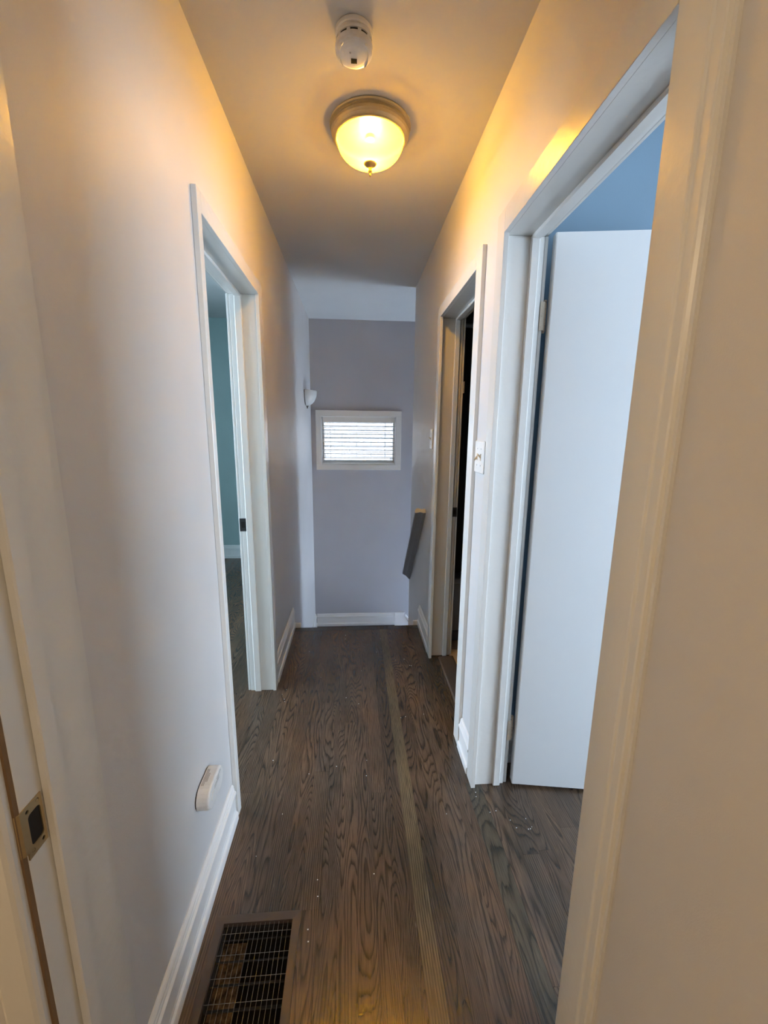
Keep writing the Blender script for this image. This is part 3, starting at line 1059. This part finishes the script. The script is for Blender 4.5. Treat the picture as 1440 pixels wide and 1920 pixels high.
# ------------------------------------------------------------------ floor register
rg = thing('floor_register', 'brown metal floor register with a wire grille beside the left baseboard', 'floor register', (-0.27, 0.69, 0.0))
mt = 0.0035
fr4 = [((FX0, FY0), (FX1, FY0), (VX1, VY0), (VX0, VY0)), ((FX1, FY0), (FX1, FY1), (VX1, VY1), (VX1, VY0)),
       ((FX1, FY1), (FX0, FY1), (VX0, VY1), (VX1, VY1)), ((FX0, FY1), (FX0, FY0), (VX0, VY0), (VX0, VY1))]
fm = MB()
for q in fr4:
    (ax, ay), (bx_, by_), (cx_, cy_), (dx_, dy_) = q
    vs = [(ax, ay, -0.010), (bx_, by_, -0.010), (cx_, cy_, -0.010), (dx_, dy_, -0.010)]
    # outer edge low, inner edge slightly raised: a bevelled flange
    e = 0.002
    top = []
    for (p, q_, inner) in ((ax, ay, 0), (bx_, by_, 0), (cx_, cy_, 1), (dx_, dy_, 1)):
        top.append((p, q_, 0.0022 if not inner else 0.0035))
    fm.add(vs + top, [(0, 1, 2, 3), (4, 5, 6, 7), (0, 1, 5, 4), (1, 2, 6, 5), (2, 3, 7, 6), (3, 0, 4, 7)])
frm = fm.build('frame', M['grille_brown'], rg)
for i in range(14):
    xw_ = VX0 + (VX1 - VX0) * (i + 1) / 15
    MB().tube((xw_, VY0 - 0.001, -0.002), (xw_, VY1 + 0.001, -0.002), 0.0005, 5).build('wire', M['wire'], rg)
yw_ = 0.916
while yw_ > VY0:
    MB().tube((VX0 - 0.001, yw_, -0.0034), (VX1 + 0.001, yw_, -0.0034), 0.0006, 5).build('cross_wire', M['wire'], rg)
    yw_ -= 0.0475
dk = MB()
dk.add([(VX0 + .0005, VY0, -0.018), (VX1 - .0005, VY0, -0.018), (VX1 - .0005, VY1 - .0005, -0.018), (VX0 + .0005, VY1 - .0005, -0.018), (VX0 + .0005, VY0, -0.20), (VX1 - .0005, VY0, -0.20), (VX1 - .0005, VY1 - .0005, -0.20), (VX0 + .0005, VY1 - .0005, -0.20)],
       [(4, 5, 6, 7), (0, 1, 5, 4), (1, 2, 6, 5), (2, 3, 7, 6), (3, 0, 4, 7)])
dk.build('duct', M['gap'], rg)
MB().box(VX0 + 0.002, VX0 + 0.062, VY0 + 0.005, VY1 - 0.01, -0.07, -0.055).build('duct_ledge', M['rust'], rg)
yl_ = 0.905
while yl_ > VY0 + 0.02:
    o = MB().add([(VX0 + 0.004, yl_, -0.014), (VX1 - 0.004, yl_, -0.014), (VX1 - 0.004, yl_ + 0.020, -0.040), (VX0 + 0.004, yl_ + 0.020, -0.040)], [(0, 1, 2, 3)]).build('louver', M['gap'], rg)
    md = o.modifiers.new('thick', 'SOLIDIFY')
    md.thickness = 0.0015
    yl_ -= 0.0475

# ------------------------------------------------------------------ plug-in alarm on the left wall
al = thing('plug_in_alarm', 'white rounded plug-in gas alarm low on the left wall above the baseboard', 'alarm', (-A, 1.04, 0.325))


def stadium(y0, y1, z0, z1, n=10):
    r_ = (z1 - z0) / 2
    zc = (z0 + z1) / 2
    pts = []
    for i in range(n + 1):
        a = math.radians(90 + 180 * i / n)
        pts.append((y0 + r_ + r_ * math.cos(a), zc + r_ * math.sin(a)))
    for i in range(n + 1):
        a = math.radians(-90 + 180 * i / n)
        pts.append((y1 - r_ + r_ * math.cos(a), zc + r_ * math.sin(a)))
    return pts


ay0, ay1, az0, az1 = 0.972, 1.098, 0.322, 0.390


def stack(sections, ins):
    b = MB()
    vs = []
    for x_, inset in sections:
        vs += [(x_, p, q) for p, q in stadium(ay0 + inset + ins, ay1 - inset - ins, az0 + inset + ins, az1 - inset - ins)]
    n = len(vs) // len(sections)
    fs = []
    for s_ in range(len(sections) - 1):
        for i in range(n):
            j = (i + 1) % n
            fs.append((s_ * n + i, s_ * n + j, (s_ + 1) * n + j, (s_ + 1) * n + i))
    fs += [tuple(range(n - 1, -1, -1)), tuple(range((len(sections) - 1) * n, len(sections) * n))]
    return b.add(vs, fs)


stack([(-A + 0.0005, 0.0), (-A + 0.0035, 0.0)], 0.002).build('back_gap', M['black_plastic'], al)
stack([(-A + 0.0035, 0.0), (-A + 0.032, 0.0), (-A + 0.035, 0.0012), (-A + 0.037, 0.004)], 0.0).build('body', M['white_plastic'], al)
ft = MB()
for i, (q0, q1, z) in enumerate(((1.020, 1.060, 0.372), (1.020, 1.060, 0.366), (1.040, 1.075, 0.378))):
    ft.box(-A + 0.0368, -A + 0.0378, q0, q1, z - 0.001, z)
ft.build('face_slots', M['grey_plastic'], al, weld=False)
btn = MB()
b2 = []
for x_, r_ in ((-A + 0.0365, 0.013), (-A + 0.0395, 0.013), (-A + 0.0405, 0.0115)):
    b2 += [(x_, 1.008 + r_ * math.cos(2 * math.pi * i / 24), 0.356 + r_ * math.sin(2 * math.pi * i / 24)) for i in range(24)]
btn.add(b2, [(s_ * 24 + i, s_ * 24 + (i + 1) % 24, (s_ + 1) * 24 + (i + 1) % 24, (s_ + 1) * 24 + i) for s_ in range(2) for i in range(24)] + [tuple(range(48, 72))])
btn.build('test_button', M['white_plastic'], al)
# small illegible printing on the top edge
ink = MB()
random.seed(3)
for r_i in range(5):
    xk = -A + 0.007 + r_i * 0.0027
    yy = 1.005
    lim = 1.062 if r_i < 3 else 1.047
    st_ = 1.005 if r_i < 3 else 1.018
    yy = st_
    while yy < lim:
        ln = random.uniform(0.0012, 0.003)
        ink.box(xk, xk + 0.0011, yy, yy + ln, az1 - 0.0001, az1 + 0.0002)
        yy += ln + 0.0007
ink.build('fine_print', M['ink'], al, weld=False)

# ------------------------------------------------------------------ light switches on the right wall
def toggle(parent, yc, zc, up):
    b = MB()
    b.bbox(B - 0.0075, B - 0.0058, yc - 0.0055, yc + 0.0055, zc - 0.012, zc + 0.012, 0.0006)
    s_ = 1 if up else -1
    b.prism([(B - 0.0070, zc - 0.005), (B - 0.0070, zc + 0.005), (B - 0.017, zc + s_ * 0.011 + 0.0028), (B - 0.0185, zc + s_ * 0.010), (B - 0.017, zc + s_ * 0.008 - 0.0030)], 'y', yc - 0.0035, yc + 0.0035) if False else None
    pts = [(B - 0.0070, zc - 0.005), (B - 0.0070, zc + 0.005), (B - 0.0175, zc + s_ * 0.010 + 0.003), (B - 0.0190, zc + s_ * 0.010 - 0.001), (B - 0.0165, zc + s_ * 0.010 - 0.0045)]
    vs = [(p, yc - 0.0036, q) for p, q in pts] + [(p, yc + 0.0036, q) for p, q in pts]
    n = 5
    b.add(vs, [(i, (i + 1) % n, n + (i + 1) % n, n + i) for i in range(n)] + [tuple(range(n)), tuple(range(2 * n - 1, n - 1, -1))])
    return b.build('toggle', M['ivory'], parent)


M['ivory'] = plain('ivory_plastic', (0.62, 0.50, 0.34), 0.35)


def switch(name, label, y0, y1, z0, z1, ups):
    r_ = thing(name, label, 'light switch', (B, (y0 + y1) / 2, z0))
    MB().bbox(B - 0.0065, B - 0.0005, y0, y1, z0, z1, 0.0028).build('cover_plate', M['white_plastic'], r_)
    n = len(ups)
    for i, u in enumerate(ups):
        yc = y0 + (y1 - y0) * (2 * i + 1) / (2 * n) if n == 1 else (y0 + y1) / 2 + (i - 0.5) * 0.042
        zc = (z0 + z1) / 2
        toggle(r_, yc, zc, u)
        for dz in (-0.030, 0.030):
            MB().tube((B - 0.0072, yc, zc + dz), (B - 0.006, yc, zc + dz), 0.0028, 10).build('screw', M['grey_plastic'], r_)
    return r_


switch('light_switch', 'white double light switch between the two right doorways', 1.445, 1.553, 1.205, 1.322, (True, False))
switch('light_switch', 'white single light switch beyond the bathroom doorway near the stairs', 2.440, 2.512, 1.250, 1.366, (True,))

# ------------------------------------------------------------------ wall sconce over the stairs
SCY, SCZ = 3.845, 1.690
sc_ = thing('wall_sconce', 'white half bowl glass wall sconce over the stairs on the left wall', 'wall light', (-A, SCY, 1.545))
b = MB()
pr = []
n = 18
for i in range(n + 1):
    a = math.pi / 2 * i / n
    pr.append((0.125 * math.cos(a), SCZ - 0.128 * math.sin(a)))
pr2 = [(max(0.0, r_ - 0.005), z + 0.003) for r_, z in reversed(pr)]
b.lathe(pr + pr2, -A + 0.008, SCY, 32, -math.pi / 2, math.pi / 2, 0.76, 1.0)
b.build('glass_bowl', M['sconceglass'], sc_, smooth=True)
bp = MB()
pts = [(0.105 * math.cos(math.radians(a)), 0.115 * math.sin(math.radians(a))) for a in range(180, 361, 12)]
bp.prism([(SCY + p, SCZ - 0.008 + q) for p, q in pts], 'x', -A + 0.0008, -A + 0.0085)
bp.build('back_plate', M['bronze'], sc_)
MB().bbox(-A + 0.001, -A + 0.022, SCY - 0.118, SCY - 0.092, SCZ - 0.022, SCZ + 0.004, 0.002).build('clip', M['bronze'], sc_)
MB().bbox(-A + 0.001, -A + 0.022, SCY + 0.092, SCY + 0.118, SCZ - 0.022, SCZ + 0.004, 0.002).build('clip', M['bronze'], sc_)
MB().lathe([(0.0, SCZ - 0.122), (0.010, SCZ - 0.124), (0.012, SCZ - 0.130), (0.006, SCZ - 0.136), (0.004, SCZ - 0.141), (0.007, SCZ - 0.145), (0.0, SCZ - 0.151)], -A + 0.016, SCY, 14).build('finial', M['bronze'], sc_, smooth=True)

# ------------------------------------------------------------------ handrail
hr = thing('handrail', 'sloping wooden handrail coloured grey for its shade, with a cut end coloured cream as lit, on the right stair wall', 'handrail', (B, 2.9, 0.15))
# section across the rail: u along -x from the wall, v perpendicular to the slope (upwards)
sec = [(0.002, 0.000), (0.002, 0.024), (0.006, 0.0285), (0.012, 0.0285), (0.022, 0.0245), (0.030, 0.0245), (0.040, 0.0285), (0.052, 0.0310), (0.060, 0.0290), (0.067, 0.0230), (0.072, 0.0150), (0.0735, 0.0060), (0.071, 0.0),
       (0.056, 0.0015), (0.046, 0.0045), (0.034, 0.0045), (0.020, 0.0)]
slope = math.radians(-46.0)
dy_, dz_ = math.cos(slope), math.sin(slope)
ny_, nz_ = -dz_, dy_                               # perpendicular, up
P0 = Vector((0, 2.596, 0.835))
L0, L1 = 0.0, 0.985
vs = []
n = len(sec)
for e in (0, 1):
    for u, v_ in sec:
        l_ = L0 if e == 0 else L1 - 0.0 - u * 1.55
        vs.append((B - u, P0.y + l_ * dy_ + v_ * 1.2 * ny_, P0.z + l_ * dz_ + v_ * 1.2 * nz_))
b = MB().add(vs, [(i, (i + 1) % n, n + (i + 1) % n, n + i) for i in range(n)] + [tuple(range(n, 2 * n))])
b.build('rail', M['rail_shaded'], hr)
cap = []
for d_ in (0.0, -0.0008):
    cap += [(B - u, P0.y + d_ * dy_ + v_ * 1.2 * ny_, P0.z + d_ * dz_ + v_ * 1.2 * nz_) for u, v_ in sec]
o = MB().add(cap, [tuple(range(n)), tuple(range(n, 2 * n))] + [(i, (i + 1) % n, n + (i + 1) % n, n + i) for i in range(n)]).build('cut_end', M['rail_end_lit'], hr)
o['label'] = 'cut end of the handrail coloured cream as lit'

# ------------------------------------------------------------------ bathroom behind the far right doorway
tubx = MB()
tubx.bbox(B + TH + 0.005, 2.195, 2.485, 3.095, 0.004, 0.40, 0.008)
tb = thing('bathtub', 'bathtub front, coloured grey for the dim light, low in the dark bathroom doorway', 'bathtub', (1.3, 2.8, 0.0))
tubx.build('apron', M['tub'], tb)
MB().bbox(B + TH + 0.004, 2.196, 2.470, 2.52, 0.395, 0.43, 0.008).build('rim', M['tub'], tb)
MB().bbox(B + TH + 0.006, 2.19, 2.470, 2.484, 0.004, 0.07, 0.002).build('plinth', M['darkroom'], tb)
cu = MB()
nc = 120
vs = []
for i in range(nc + 1):
    xx = B + TH + 0.03 + i * 0.0115
    yy = 2.545 + 0.012 * math.sin(i * 0.9)
    vs += [(xx, yy, 0.45), (xx, yy, 1.945)]
cu.add(vs, [(2 * i, 2 * i + 2, 2 * i + 3, 2 * i + 1) for i in range(nc)])
o = cu.build('shower_curtain', M['curtain'], smooth=True)
md = o.modifiers.new('thick', 'SOLIDIFY')
md.thickness = 0.002
tag(o, 'black shower curtain hanging in the dark bathroom doorway', 'curtain')
o = MB().tube((B + TH + 0.001, 2.545, 1.962), (2.199, 2.545, 1.962), 0.012, 14).build('curtain_rod', M['grey_plastic'], smooth=False)
tag(o, 'grey rod carrying the black shower curtain', 'curtain rod')

# ------------------------------------------------------------------ crumbs of paint and plaster on the floor
random.seed(21)
dz = MB()
spots = [(0.50, 1.22), (0.47, 1.30), (-0.38, 1.98), (-0.36, 1.93), (0.34, 2.22), (0.60, 1.16), (0.56, 1.19), (0.62, 1.18), (-0.335, 0.948), (-0.10, 1.02), (-0.14, 0.90)]
for i in range(46):
    if i < len(spots) * 2:
        sx_, sy_ = spots[i % len(spots)]
        sx_ += random.uniform(-0.02, 0.02)
        sy_ += random.uniform(-0.03, 0.03)
    else:
        sx_, sy_ = random.uniform(-0.40, 0.43), random.uniform(0.97, 2.6)
    a = random.uniform(0.0006, 0.0019)
    b_ = random.uniform(0.0006, 0.0014)
    dz.box(sx_ - a, sx_ + a, sy_ - b_, sy_ + b_, 0.0002, 0.0012)
o = dz.build('paint_crumbs', M['base'], weld=False)
tag(o, 'white crumbs of paint and plaster scattered on the dark floor', 'debris')
o['kind'] = 'stuff'
